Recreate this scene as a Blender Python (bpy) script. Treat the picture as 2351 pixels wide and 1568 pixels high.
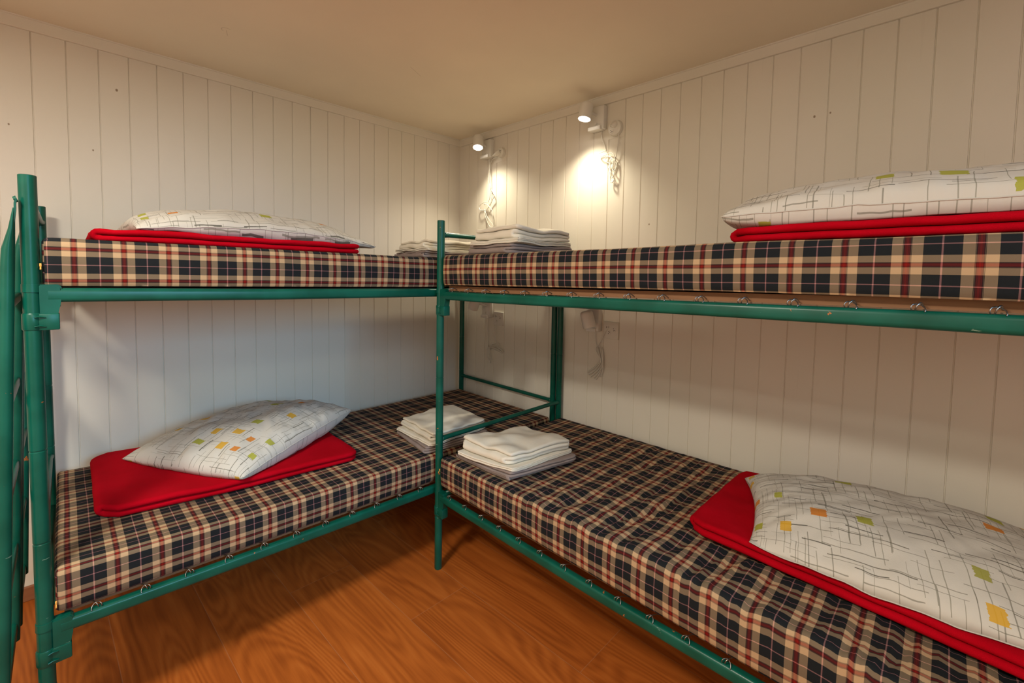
import bpy, bmesh, math, random
from mathutils import Vector, Matrix, noise
for o in list(bpy.data.objects): bpy.data.objects.remove(o)
C = bpy.context.scene.collection
S = bpy.context.scene
PI = math.pi

# ------------------------------------------------------------------ camera
CAM = Vector((2.0304, 2.5489, 1.3395))
yaw, pit, rol = 0.7782, 0.0537, 0.0175
fw = Vector((-math.cos(yaw)*math.cos(pit), -math.sin(yaw)*math.cos(pit), -math.sin(pit)))
r0 = fw.cross(Vector((0, 0, 1))).normalized(); u0 = r0.cross(fw)
rt = math.cos(rol)*r0 + math.sin(rol)*u0
up = -math.sin(rol)*r0 + math.cos(rol)*u0
cd = bpy.data.cameras.new('camera'); cam = bpy.data.objects.new('camera', cd); C.objects.link(cam)
m = Matrix((rt, up, -fw)).transposed().to_4x4(); m.translation = CAM
cam.matrix_world = m
cd.sensor_width = 36; cd.lens = 1017.86/2351*36; cd.shift_y = -106.15/2351; cd.clip_start = 0.02
S.camera = cam

# ------------------------------------------------------------------ light
S.view_settings.view_transform = 'Standard'; S.view_settings.look = 'None'
S.view_settings.gamma = 1; S.view_settings.use_curve_mapping = False
S.view_settings.exposure = 0.0
w = bpy.data.worlds.new('sky'); S.world = w; w.use_nodes = True
w.node_tree.nodes['Background'].inputs[0].default_value = (0.55, 0.72, 1.0, 1)
w.node_tree.nodes['Background'].inputs[1].default_value = 1.0

def area(name, loc, direction, size, power, col, size_y=None, disk=False):
    l = bpy.data.lights.new(name, 'AREA'); l.energy = power; l.color = col
    l.shape = 'DISK' if disk else 'RECTANGLE'; l.size = size
    if not disk: l.size_y = size_y or size
    o = bpy.data.objects.new(name, l); C.objects.link(o); o.location = loc
    o.rotation_euler = Vector(direction).to_track_quat('-Z', 'Y').to_euler()
    return o
# daylight through the window behind the camera, and the room's ceiling lamp
wl = area('window_daylight', (1.42, 3.93, 1.68), (0.0, -1, -0.34), 0.9, 4.4, (0.30, 0.66, 1.0), 0.72)
wl.data.spread = math.radians(52)   # beam narrowed on purpose to keep the cool patch on the left wall
area('ceiling_lamp_light', (2.62, 1.70, 2.2), (0, 0, -1), 0.34, 41, (1.0, 0.94, 0.79), disk=True)
area('room_fill_light', (2.4, 3.2, 2.2), (0, 0, -1), 0.5, 16, (1.0, 0.95, 0.80), disk=True)  # added unseen fill that lifts the general light level, not a known lamp

# ------------------------------------------------------------------ helpers
def tag(o, label=None, cat=None, group=None, kind=None):
    if label: o['label'] = label
    if cat: o['category'] = cat
    if group: o['group'] = group
    if kind: o['kind'] = kind
    return o
def empty(name, loc=(0, 0, 0)):
    o = bpy.data.objects.new(name, None); C.objects.link(o); o.location = loc
    o.empty_display_size = 0.05
    return o
def obj(name, bm, mat, parent=None, smooth=True, sharp=None):
    me = bpy.data.meshes.new(name)
    bmesh.ops.recalc_face_normals(bm, faces=bm.faces)
    bm.to_mesh(me); bm.free()
    me.materials.append(mat)
    if smooth:
        me.polygons.foreach_set('use_smooth', [True]*len(me.polygons))
        if sharp: me.set_sharp_from_angle(angle=math.radians(sharp))
    o = bpy.data.objects.new(name, me); C.objects.link(o)
    if parent is not None:
        o.parent = parent; o.matrix_parent_inverse = Matrix.Translation(-Vector(parent.location))
    return o
def box(bm, a, b, bev=0, seg=2):
    r = bmesh.ops.create_cube(bm, size=1)
    vs = r['verts']
    for v in vs:
        v.co = Vector([(a[i]+b[i])/2 + v.co[i]*(b[i]-a[i]) for i in range(3)])
    if bev:
        es = list({e for v in vs for e in v.link_edges})
        bmesh.ops.bevel(bm, geom=es, offset=bev, segments=seg, profile=0.5, affect='EDGES')
def frame(d):
    d = d.normalized(); a = Vector((0, 0, 1)) if abs(d.z) < 0.9 else Vector((1, 0, 0))
    x = d.cross(a).normalized(); return x, d.cross(x).normalized()
def tube(bm, pts, r, n=12, caps=True):
    pts = [Vector(p) for p in pts]; rings = []
    rs = r if isinstance(r, (list, tuple)) else [r]*len(pts)
    x = None
    for i, p in enumerate(pts):
        d = (pts[min(i+1, len(pts)-1)] - pts[max(i-1, 0)])
        if d.length < 1e-9: d = Vector((0, 0, 1))
        d.normalize()
        if x is None: x, y = frame(d)
        else:
            x = (x - d*x.dot(d))
            x = x.normalized() if x.length > 1e-6 else frame(d)[0]
            y = d.cross(x).normalized()
        rings.append([bm.verts.new(p + x*rs[i]*math.cos(2*PI*k/n) + y*rs[i]*math.sin(2*PI*k/n)) for k in range(n)])
    for a, b in zip(rings, rings[1:]):
        for k in range(n): bm.faces.new((a[k], a[(k+1) % n], b[(k+1) % n], b[k]))
    if caps:
        bm.faces.new(rings[0]); bm.faces.new(rings[-1])
def catmull(pts, k=5):
    pts = [Vector(p) for p in pts]
    if len(pts) < 3: return pts
    P = [pts[0]] + pts + [pts[-1]]; out = []
    for i in range(1, len(P)-2):
        for j in range(k):
            t = j/k; a, b, c, d = P[i-1:i+3]
            out.append(0.5*((2*b) + (c-a)*t + (2*a-5*b+4*c-d)*t*t + (3*b-a-3*c+d)*t**3))
    out.append(pts[-1]); return out
def sweep_profile(bm, a, b, prof, e1, e2):
    """straight sweep of a 2D outline (list of (p,q)) along a->b, e1/e2 the outline axes"""
    a = Vector(a); b = Vector(b)
    A = [bm.verts.new(a + e1*p + e2*q) for p, q in prof]; B = [bm.verts.new(b + e1*p + e2*q) for p, q in prof]
    n = len(prof)
    for k in range(n): bm.faces.new((A[k], A[(k+1) % n], B[(k+1) % n], B[k]))
    bm.faces.new(A); bm.faces.new(B)
def rrect(wd, h, r, seg=4):
    out = []
    for cx, cy, a0 in ((wd/2-r, h/2-r, 0), (-wd/2+r, h/2-r, 90), (-wd/2+r, -h/2+r, 180), (wd/2-r, -h/2+r, 270)):
        for i in range(seg+1):
            a = math.radians(a0 + 90*i/seg); out.append((cx + r*math.cos(a), cy + r*math.sin(a)))
    return out
def nz(x, y=0, z=0): return noise.noise(Vector((x, y, z)))

# ------------------------------------------------------------------ materials
class X:
    nt = None
    def __init__(s, k): s.k = k
    @staticmethod
    def m(op, *a, clamp=False):
        n = X.nt.nodes.new('ShaderNodeMath'); n.operation = op; n.use_clamp = clamp
        for i, v in enumerate(a):
            if isinstance(v, X): X.nt.links.new(v.k, n.inputs[i])
            else: n.inputs[i].default_value = v
        return X(n.outputs[0])
    def __add__(s, o): return X.m('ADD', s, o)
    __radd__ = __add__
    def __sub__(s, o): return X.m('SUBTRACT', s, o)
    def __rsub__(s, o): return X.m('SUBTRACT', o, s)
    def __mul__(s, o): return X.m('MULTIPLY', s, o)
    __rmul__ = __mul__
    def __truediv__(s, o): return X.m('DIVIDE', s, o)
    def __lt__(s, o): return X.m('LESS_THAN', s, o)
    def __gt__(s, o): return X.m('GREATER_THAN', s, o)
    def fract(s): return X.m('FRACT', s)
    def floor(s): return X.m('FLOOR', s)
    def abs(s): return X.m('ABSOLUTE', s)
    def step(s, a, b):
        n = X.nt.nodes.new('ShaderNodeMapRange'); n.interpolation_type = 'SMOOTHSTEP'
        X.nt.links.new(s.k, n.inputs[0]); n.inputs[1].default_value = a; n.inputs[2].default_value = b
        return X(n.outputs[0])
def comb(a, b, c=0.0):
    n = X.nt.nodes.new('ShaderNodeCombineXYZ')
    for i, v in enumerate((a, b, c)):
        if isinstance(v, X): X.nt.links.new(v.k, n.inputs[i])
        else: n.inputs[i].default_value = v
    return n.outputs[0]
def white(a, b=0.0, c=0.0):
    n = X.nt.nodes.new('ShaderNodeTexWhiteNoise'); n.noise_dimensions = '3D'
    X.nt.links.new(comb(a, b, c), n.inputs[0]); return X(n.outputs[0])
def noi(vec, scale, detail=2, rough=0.5, dist=0.0):
    n = X.nt.nodes.new('ShaderNodeTexNoise')
    if vec is not None: X.nt.links.new(vec, n.inputs['Vector'])
    n.inputs['Scale'].default_value = scale; n.inputs['Detail'].default_value = detail
    n.inputs['Roughness'].default_value = rough; n.inputs['Distortion'].default_value = dist
    return X(n.outputs[0])
def coords(kind='Object'):
    n = X.nt.nodes.new('ShaderNodeTexCoord'); s = X.nt.nodes.new('ShaderNodeSeparateXYZ')
    X.nt.links.new(n.outputs[kind], s.inputs[0])
    return X(s.outputs[0]), X(s.outputs[1]), X(s.outputs[2]), n.outputs[kind]
def worldpos():
    n = X.nt.nodes.new('ShaderNodeNewGeometry'); s = X.nt.nodes.new('ShaderNodeSeparateXYZ')
    X.nt.links.new(n.outputs['Position'], s.inputs[0])
    return X(s.outputs[0]), X(s.outputs[1]), X(s.outputs[2]), n.outputs['Position']
def ramp(f, stops, mode='CONSTANT'):
    n = X.nt.nodes.new('ShaderNodeValToRGB'); n.color_ramp.interpolation = mode
    el = n.color_ramp.elements
    while len(el) > 1: el.remove(el[-1])
    el[0].position = stops[0][0]; el[0].color = (*stops[0][1], 1)
    for p, c in stops[1:]:
        e = el.new(p); e.color = (*c, 1)
    X.nt.links.new(f.k, n.inputs[0]); return n.outputs[0]
def mix(f, a, b, mode='MIX'):
    n = X.nt.nodes.new('ShaderNodeMix'); n.data_type = 'RGBA'; n.blend_type = mode
    for i, v in ((0, f), (6, a), (7, b)):
        if isinstance(v, X): X.nt.links.new(v.k, n.inputs[i])
        elif isinstance(v, (int, float)): n.inputs[i].default_value = v
        elif isinstance(v, tuple): n.inputs[i].default_value = (*v, 1)
        else: X.nt.links.new(v, n.inputs[i])
    return n.outputs[2]
def mat(name, col=(0.8, 0.8, 0.8), rough=0.6, metal=0.0, spec=0.5, fn=None, sheen=0.0, emit=None):
    M = bpy.data.materials.new(name); M.use_nodes = True; X.nt = M.node_tree
    b = X.nt.nodes['Principled BSDF']
    b.inputs['Base Color'].default_value = (*col, 1); b.inputs['Roughness'].default_value = rough
    b.inputs['Metallic'].default_value = metal; b.inputs['Specular IOR Level'].default_value = spec
    b.inputs['Sheen Weight'].default_value = sheen
    if emit: b.inputs['Emission Color'].default_value = (*emit[0], 1); b.inputs['Emission Strength'].default_value = emit[1]
    if fn: fn(b)
    return M
def link(a, b): X.nt.links.new(a.k if isinstance(a, X) else a, b)
def bump(b, h, strength=0.3, dist=0.002):
    n = X.nt.nodes.new('ShaderNodeBump'); n.inputs['Strength'].default_value = strength
    n.inputs['Distance'].default_value = dist; link(h, n.inputs['Height']); link(n.outputs[0], b.inputs['Normal'])

def f_wall(b):
    x, y, z, p = worldpos()
    n = noi(p, 1.6, 3); g = noi(comb(x*60, y*60, z*3.0), 1.0, 3)
    board = white(((x+y*1.0)/0.095).floor())
    c = mix(n.step(0.3, 0.75), (0.75, 0.70, 0.60), (0.79, 0.725, 0.645))
    c = mix(board*0.10, c, (0.66, 0.63, 0.56))
    c = mix((g > 0.72)*0.10, c, (0.60, 0.55, 0.47))
    for a, bb, cc, rr in ((1.849, 0, 2.076, .0045), (1.928, 0, 1.81, .003), (2.158, 0, 1.86, .003), (0, 1.484, 1.582, .0035), (0, 2.150, 1.949, .004), (0, 2.2, 1.952, .003)):
        d = X.m('SQRT', (x-a)*(x-a) + (y-bb)*(y-bb) + (z-cc)*(z-cc)*0.5)
        c = mix(1.0-d.step(rr*0.6, rr*1.2), c, (0.30, 0.22, 0.15))
    link(c, b.inputs['Base Color'])
    bump(b, g*0.6 + noi(p, 180, 2)*0.4, 0.25, 0.0012)
def f_ceil(b):
    x, y, z, p = worldpos(); n = noi(p, 2.2, 4)
    c = mix(n.step(0.3, 0.7), (0.81, 0.72, 0.58), (0.85, 0.755, 0.605))
    d = (X.m('SQRT', (x-1.552)*(x-1.552) + (y-0.475)*(y-0.475)) - 0.017).abs()      # hairline crack and two scratches
    c = mix((1.0-d.step(0.0006, 0.0018))*((x+y*0.6) > 1.835)*0.6, c, (0.45, 0.36, 0.26))
    for x0, y0, dx, dy, L in ((0.84, 0.715, 0.88, 0.47, 0.05), (1.545, 0.45, 0.30, 0.95, 0.022)):
        al = (x-x0)*dx + (y-y0)*dy; pe = ((x-x0)*dy - (y-y0)*dx).abs()
        c = mix((pe < 0.0009)*(al.abs() < L)*0.6, c, (0.40, 0.31, 0.22))
    link(c, b.inputs['Base Color'])
    bump(b, noi(p, 120, 3), 0.12, 0.001)
def f_floor(b):
    x, y, z, p = worldpos()
    xs = x + y*0.035
    q = (xs - 0.906)/0.262; row = q.floor(); fq = q.fract()
    yy = (y + row*0.47 + white(row)*0.35 - 0.08)/1.28; ci = yy.floor(); fy = yy.fract()
    rnd = white(row, ci, 3.0); rnd2 = white(row, ci, 9.0)
    gx = xs*1.0 + rnd*7.0; gy = y + rnd2*5.0
    warp = noi(comb(gx*5.0, gy*0.75, rnd*20), 1.0, 1, 0.4, 0.12)
    rings = ((warp*24.0 + noi(comb(gx*30, gy*3.0), 1.0, 2)*0.6).fract()-0.5).abs()*2.0
    fine = noi(comb(gx*95, gy*4.0, 0.0), 1.0, 4, 0.65)
    mid = noi(comb(gx*15, gy*1.3, 2.0), 1.0, 3, 0.6)
    t = rings.step(0.0, 1.0)*0.18 + fine*0.45 + mid*0.62 - 0.14
    c = ramp(t, [(0.0, (0.16, 0.036, 0.006)), (0.30, (0.32, 0.078, 0.012)), (0.55, (0.46, 0.122, 0.019)), (0.85, (0.58, 0.18, 0.035))], 'LINEAR')
    c = mix(rnd*0.42, c, mix(1.0, c, (0.70, 0.60, 0.55), 'MULTIPLY'))
    ex = X.m('MINIMUM', fq, 1.0-fq)*0.262; ey = X.m('MINIMUM', fy, 1.0-fy)*1.28
    e = X.m('MINIMUM', ex, ey)
    seam = 1.0 - e.step(0.0004, 0.0022)
    c = mix(seam*0.35, c, (0.42, 0.20, 0.10))
    link(c, b.inputs['Base Color'])
    link(0.42 + fine*0.15, b.inputs['Roughness'])
    bump(b, (1.0-seam)*0.7 + fine*0.25, 0.35, 0.0012)
def f_green(b):
    x, y, z, p = worldpos()
    n = noi(comb(x*10, y*10, z*10), 1.0, 3); c = mix(n.step(0.3, 0.7), (0.0012, 0.068, 0.045), (0.003, 0.098, 0.067))
    chip = noi(p, 26, 5, 0.62); chip2 = noi(p, 5, 2)
    c = mix(((chip > 0.70)*(chip2 > 0.46)), c, (0.42, 0.13, 0.035))
    sc = noi(comb(x*14, y*14, z*60), 1.0, 5, 0.7)
    c = mix((sc > 0.70)*0.7, c, (0.25, 0.38, 0.30))
    link(c, b.inputs['Base Color'])
    link(0.24 + n*0.14, b.inputs['Roughness'])
    bump(b, noi(p, 40, 3), 0.15, 0.001)
def f_plaid(b):
    n = X.nt.nodes.new('ShaderNodeUVMap'); s = X.nt.nodes.new('ShaderNodeSeparateXYZ'); link(n.outputs[0], s.inputs[0])
    u, v = X(s.outputs[0]), X(s.outputs[1])
    K = (0.074, 0.082, 0.090); CR = (0.645, 0.515, 0.375); R = (0.42, 0.06, 0.05); RD = (0.22, 0.06, 0.055); PK = (0.60, 0.38, 0.38); BL = (0.10, 0.07, 0.07)
    half = [(0.0, R), (0.016, RD), (0.026, R), (0.034, RD), (0.048, BL), (0.056, CR), (0.062, BL), (0.068, CR), (0.232, K), (0.486, PK)]
    st = list(half) + [(0.514, K), (0.768, CR), (0.932, BL), (0.938, CR), (0.944, BL), (0.952, RD), (0.966, R), (0.974, RD), (0.984, R)]
    a = ramp((u/0.097).fract(), st); c = ramp((v/0.080).fract(), st)
    g = X.nt.nodes.new('ShaderNodeGamma'); link(mix(0.5, a, c), g.inputs[0]); g.inputs[1].default_value = 1.72
    link(g.outputs[0], b.inputs['Base Color'])
    wv = (((u+v)*900.0).fract()-0.5).abs() + noi(comb(u*900, v*900), 1.0, 1)*0.4
    bump(b, wv, 0.25, 0.0006)
def f_print(b):
    n = X.nt.nodes.new('ShaderNodeUVMap'); s = X.nt.nodes.new('ShaderNodeSeparateXYZ'); link(n.outputs[0], s.inputs[0])
    u, v = X(s.outputs[0]), X(s.outputs[1])
    wob = (noi(comb(u*14, v*14), 1.0, 2)-0.5)*0.010
    wob2 = (noi(comb(u*14+9.0, v*14+4.0), 1.0, 2)-0.5)*0.010
    c = (0.60, 0.57, 0.52)
    def strokes(a, bb, K, M, keep, wd, seed):
        q = bb*K; row = q.floor(); r = white(row, seed, 1.0)
        sx = a*M + r*13.0; sg = sx.floor(); r2 = white(row, sg, seed+2.0); r3 = white(row, sg, seed+5.0)
        f = sx.fract(); inside = (f > r2*0.4)*(f < (r2*0.4 + 0.3 + r3*0.4))
        d = ((q.fract()) - (0.25 + r*0.5)).abs()
        return (d < (wd*K*(0.6+r3)))*inside*(r3 < keep)
    layers = [(u+wob2, v+wob, 62.0, 6.0, 0.95, 0.0007, 1.0, (0.20, 0.19, 0.15), 0.75),
              (v+wob, u+wob2, 58.0, 5.5, 0.95, 0.0006, 2.0, (0.23, 0.22, 0.17), 0.7),
              (u+wob2, v+wob, 30.0, 8.0, 0.62, 0.0013, 3.0, (0.065, 0.06, 0.045), 0.85),
              (v+wob, u+wob2, 40.0, 5.0, 0.6, 0.0010, 4.0, (0.17, 0.16, 0.125), 0.7),
              (u+wob2, v+wob, 19.0, 4.0, 0.8, 0.0011, 6.0, (0.11, 0.10, 0.075), 0.8)]
    for a, bb, K, M, keep, wd, seed, colr, op in layers:
        c = mix(strokes(a, bb, K, M, keep, wd, seed)*op, c, colr)
    # brushed colour squares
    for seed, K1, K2, prob in ((11.0, 12.0, 13.5, 0.34),):
        qu, qv = (u+0.31)*K1, (v+0.17)*K2; cu, cv = qu.floor(), qv.floor()
        r = white(cu, cv, seed); r2 = white(cu, cv, seed+1.0); r3 = white(cu, cv, seed+2.0)
        rag = (noi(comb(u*30, v*260), 1.0, 2)-0.5)*0.10
        inx = (((qu.fract()) - (0.35+r2*0.3)).abs() + rag) < (0.13 + r3*0.07)
        iny = (((qv.fract()) - (0.35+r3*0.3)).abs() + rag) < (0.15 + r2*0.07)
        colr = ramp(white(cu, cv, seed+3.0), [(0.0, (0.36, 0.36, 0.03)), (0.40, (0.62, 0.35, 0.02)), (0.75, (0.60, 0.20, 0.012)), (0.9, (0.33, 0.32, 0.05))])
        c = mix(inx*iny*(r < prob)*0.92, c, colr)
    link(c, b.inputs['Base Color'])
    bump(b, noi(comb(u*16, v*9), 1.0, 4, 0.6)*0.8 + noi(comb(u*400, v*400), 1.0, 1)*0.08, 0.35, 0.008)
def f_cloth(c1, c2, sc=900, st=0.4):
    def f(b):
        x, y, z, p = worldpos(); n = noi(p, 9, 4)
        link(mix(n.step(0.3, 0.7), c1, c2), b.inputs['Base Color'])
        bump(b, noi(p, sc, 2)*0.5 + noi(p, 45, 4, 0.6)*0.9, st, 0.003)
    return f
def f_wood(b):
    x, y, z, p = worldpos(); n = noi(comb(x*6, y*6, z*90), 1.0, 4)
    link(mix(n, (0.20, 0.085, 0.036), (0.33, 0.155, 0.07)), b.inputs['Base Color'])
def f_base(b):
    x, y, z, p = worldpos(); n = noi(comb(x*3, y*3, z*90), 1.0, 4)
    link(mix(n, (0.24, 0.085, 0.035), (0.33, 0.13, 0.055)), b.inputs['Base Color'])

M_WALL = mat('painted_boards', rough=0.55, spec=0.35, fn=f_wall)
M_TRIM = mat('painted_trim', (0.74, 0.68, 0.58), rough=0.5, spec=0.35, fn=f_wall)
M_CEIL = mat('painted_ceiling', rough=0.85, spec=0.2, fn=f_ceil)
M_FLOOR = mat('oak_laminate', rough=0.45, spec=0.2, fn=f_floor)
M_GREEN = mat('green_enamel', rough=0.30, spec=0.32, fn=f_green)
M_DARK = mat('dark_hollow', (0.06, 0.035, 0.02), rough=0.8)
M_PLAID = mat('plaid_cotton', rough=0.9, spec=0.15, fn=f_plaid)
M_PRINT = mat('printed_cotton', rough=0.85, spec=0.2, fn=f_print)
M_RED = mat('red_fleece', rough=1.0, spec=0.05, sheen=0.0, fn=f_cloth((0.40, 0.0012, 0.008), (0.46, 0.002, 0.011), 1200, 0.5))
M_WHITE = mat('white_linen', rough=0.9, spec=0.15, fn=f_cloth((0.70, 0.635, 0.535), (0.76, 0.70, 0.59)))
M_SEAM = mat('pillow_seam', (0.55, 0.52, 0.47), rough=0.9)
M_GREY = mat('grey_linen', rough=0.9, spec=0.15, fn=f_cloth((0.25, 0.195, 0.175), (0.30, 0.235, 0.215)))
M_PLY = mat('plywood', rough=0.7, fn=f_wood)
M_BASE = mat('brown_baseboard', rough=0.5, fn=f_base)
M_WIRE = mat('steel_wire', (0.30, 0.29, 0.28), rough=0.35, metal=1.0)
M_PLAST = mat('white_plastic', (0.74, 0.70, 0.62), rough=0.4)
M_HOLE = mat('socket_hole', (0.02, 0.015, 0.012), rough=0.8)
M_LAMP = mat('lamp_enamel', (0.76, 0.73, 0.68), rough=0.4)
M_GLOW = mat('lit_bulb', (1, 1, 1), emit=((1.0, 0.93, 0.80), 14.0))
M_BULB = mat('unlit_bulb', (0.35, 0.33, 0.30), rough=0.2)
M_ZIP = mat('brass_zip', (0.75, 0.38, 0.08), rough=0.4)
M_TAG = mat('dark_hole_mark', (0.25, 0.18, 0.12), rough=0.9)

# ------------------------------------------------------------------ the room
RX, RY, RZ = 3.3, 4.0, 2.268
TRZ = 2.222                      # underside of the top trim
def board_wall(name, length, first, along):
    """tongue and groove boards, vertical V grooves every 95 mm"""
    bm = bmesh.new(); pts = [(-0.0, 0.0)]
    g = first
    while g > 0.095: g -= 0.095
    while g < length:
        if g > 0.01: pts += [(g-0.0024, 0), (g-0.0008, -0.0035), (g+0.0008, -0.0035), (g+0.0024, 0)]
        g += 0.095
    pts.append((length, 0)); lo, hi, lb, hb = [], [], [], []
    for t, d in pts:
        for z, L in ((0, lo), (RZ, hi)):
            L.append(bm.verts.new((t, d, z) if along == 'x' else (d, t, z)))
    for z, L in ((0, lb), (RZ, hb)):
        for t in (0, length): L.append(bm.verts.new((t, -0.08, z) if along == 'x' else (-0.08, t, z)))
    for k in range(len(lo)-1): bm.faces.new((lo[k], lo[k+1], hi[k+1], hi[k]))
    bm.faces.new((lb[0], lb[1], hb[1], hb[0]))
    bm.faces.new((lo[0], hi[0], hb[0], lb[0])); bm.faces.new((lo[-1], hi[-1], hb[1], lb[1]))
    o = obj(name, bm, M_WALL, smooth=False); o['kind'] = 'structure'; return o
def sbox(name, a, b, mt, bev=0):
    bm = bmesh.new(); box(bm, a, b, bev); o = obj(name, bm, mt, smooth=False); o['kind'] = 'structure'; return o
board_wall('wall_left', RX, 0.0985, 'x')
board_wall('wall_right', RY, 0.5763, 'y')
sbox('floor', (-0.08, -0.08, -0.06), (RX+0.08, RY+0.08, 0), M_FLOOR)
sbox('ceiling', (-0.08, -0.08, RZ), (RX+0.08, RY+0.08, RZ+0.08), M_CEIL)
sbox('wall_front', (RX, 0, 0), (RX+0.08, RY, RZ), M_WALL)
# wall behind the camera with its window
bm = bmesh.new(); W0, W1, Z0, Z1 = 0.90, 1.94, 1.24, 2.12
box(bm, (0, RY, 0), (W0, RY+0.08, RZ)); box(bm, (W1, RY, 0), (RX, RY+0.08, RZ))
box(bm, (W0, RY, 0), (W1, RY+0.08, Z0)); box(bm, (W0, RY, Z1), (W1, RY+0.08, RZ))
o = obj('wall_back', bm, M_WALL, smooth=False); o['kind'] = 'structure'
bm = bmesh.new()
for a, b in (((W0, Z0), (W0+0.06, Z1)), ((W1-0.06, Z0), (W1, Z1)), ((W0+0.06, Z0), (W1-0.06, Z0+0.06)), ((W0+0.06, Z1-0.06), (W1-0.06, Z1)), ((1.39, Z0+0.06), (1.45, Z1-0.06))):
    box(bm, (a[0], RY+0.02, a[1]), (b[0], RY+0.06, b[1]), 0.004)
o = obj('window_1', bm, M_TRIM, smooth=False); o['kind'] = 'structure'
# top trim boards, with a thin bead against the ceiling
def trim(name, p0, p1, inward):
    bm = bmesh.new(); up_ = Vector((0, 0, 1)); inn = Vector(inward)
    prof = [(0, TRZ), (0.011, TRZ), (0.0125, TRZ+0.002), (0.0125, RZ-0.006), (0.018, RZ-0.004), (0.018, RZ), (0, RZ)]
    sweep_profile(bm, p0, p1, prof, inn, up_)
    o = obj(name, bm, M_TRIM, smooth=False); o['kind'] = 'structure'
trim('trim_1', (0.0, 0, 0), (RX, 0, 0), (0, 1, 0))
trim('trim_2', (0, 0.0125, 0), (0, RY, 0), (1, 0, 0))
for nm, a, b in (('baseboard_left', (0.013, 0, 0), (RX, 0.013, 0.058)), ('baseboard_right', (0, 0, 0), (0.013, RY, 0.058))):
    bm = bmesh.new(); box(bm, a, b, 0.003); o = obj(nm, bm, M_BASE, smooth=False); o['kind'] = 'structure'

# ------------------------------------------------------------------ bunk beds
L_BED, W_BED = 2.045, 0.843
mapA = lambda u, v, z: Vector((0.04+u, 0.092+v, z))
mapB = lambda u, v, z: Vector((0.033+v, 0.974+u, z))
def lerp(pts, t):
    for (a, x), (b, y) in zip(pts, pts[1:]):
        if t <= b: return x + (y-x)*(t-a)/(b-a)
    return pts[-1][1]
railA_up = [(0, 1.236), (0.9, 1.241), (1.5, 1.249), (2.045, 1.2605)]
railA_lo = [(0, 0.347), (0.9, 0.354), (1.55, 0.3745), (2.045, 0.393)]
railB_up = [(0, 1.231), (0.3, 1.234), (1.1, 1.252), (1.5, 1.260), (2.045, 1.266)]
railB_lo = [(0, 0.336), (0.3, 0.334), (0.9, 0.335), (1.2, 0.343), (2.045, 0.360)]

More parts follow.
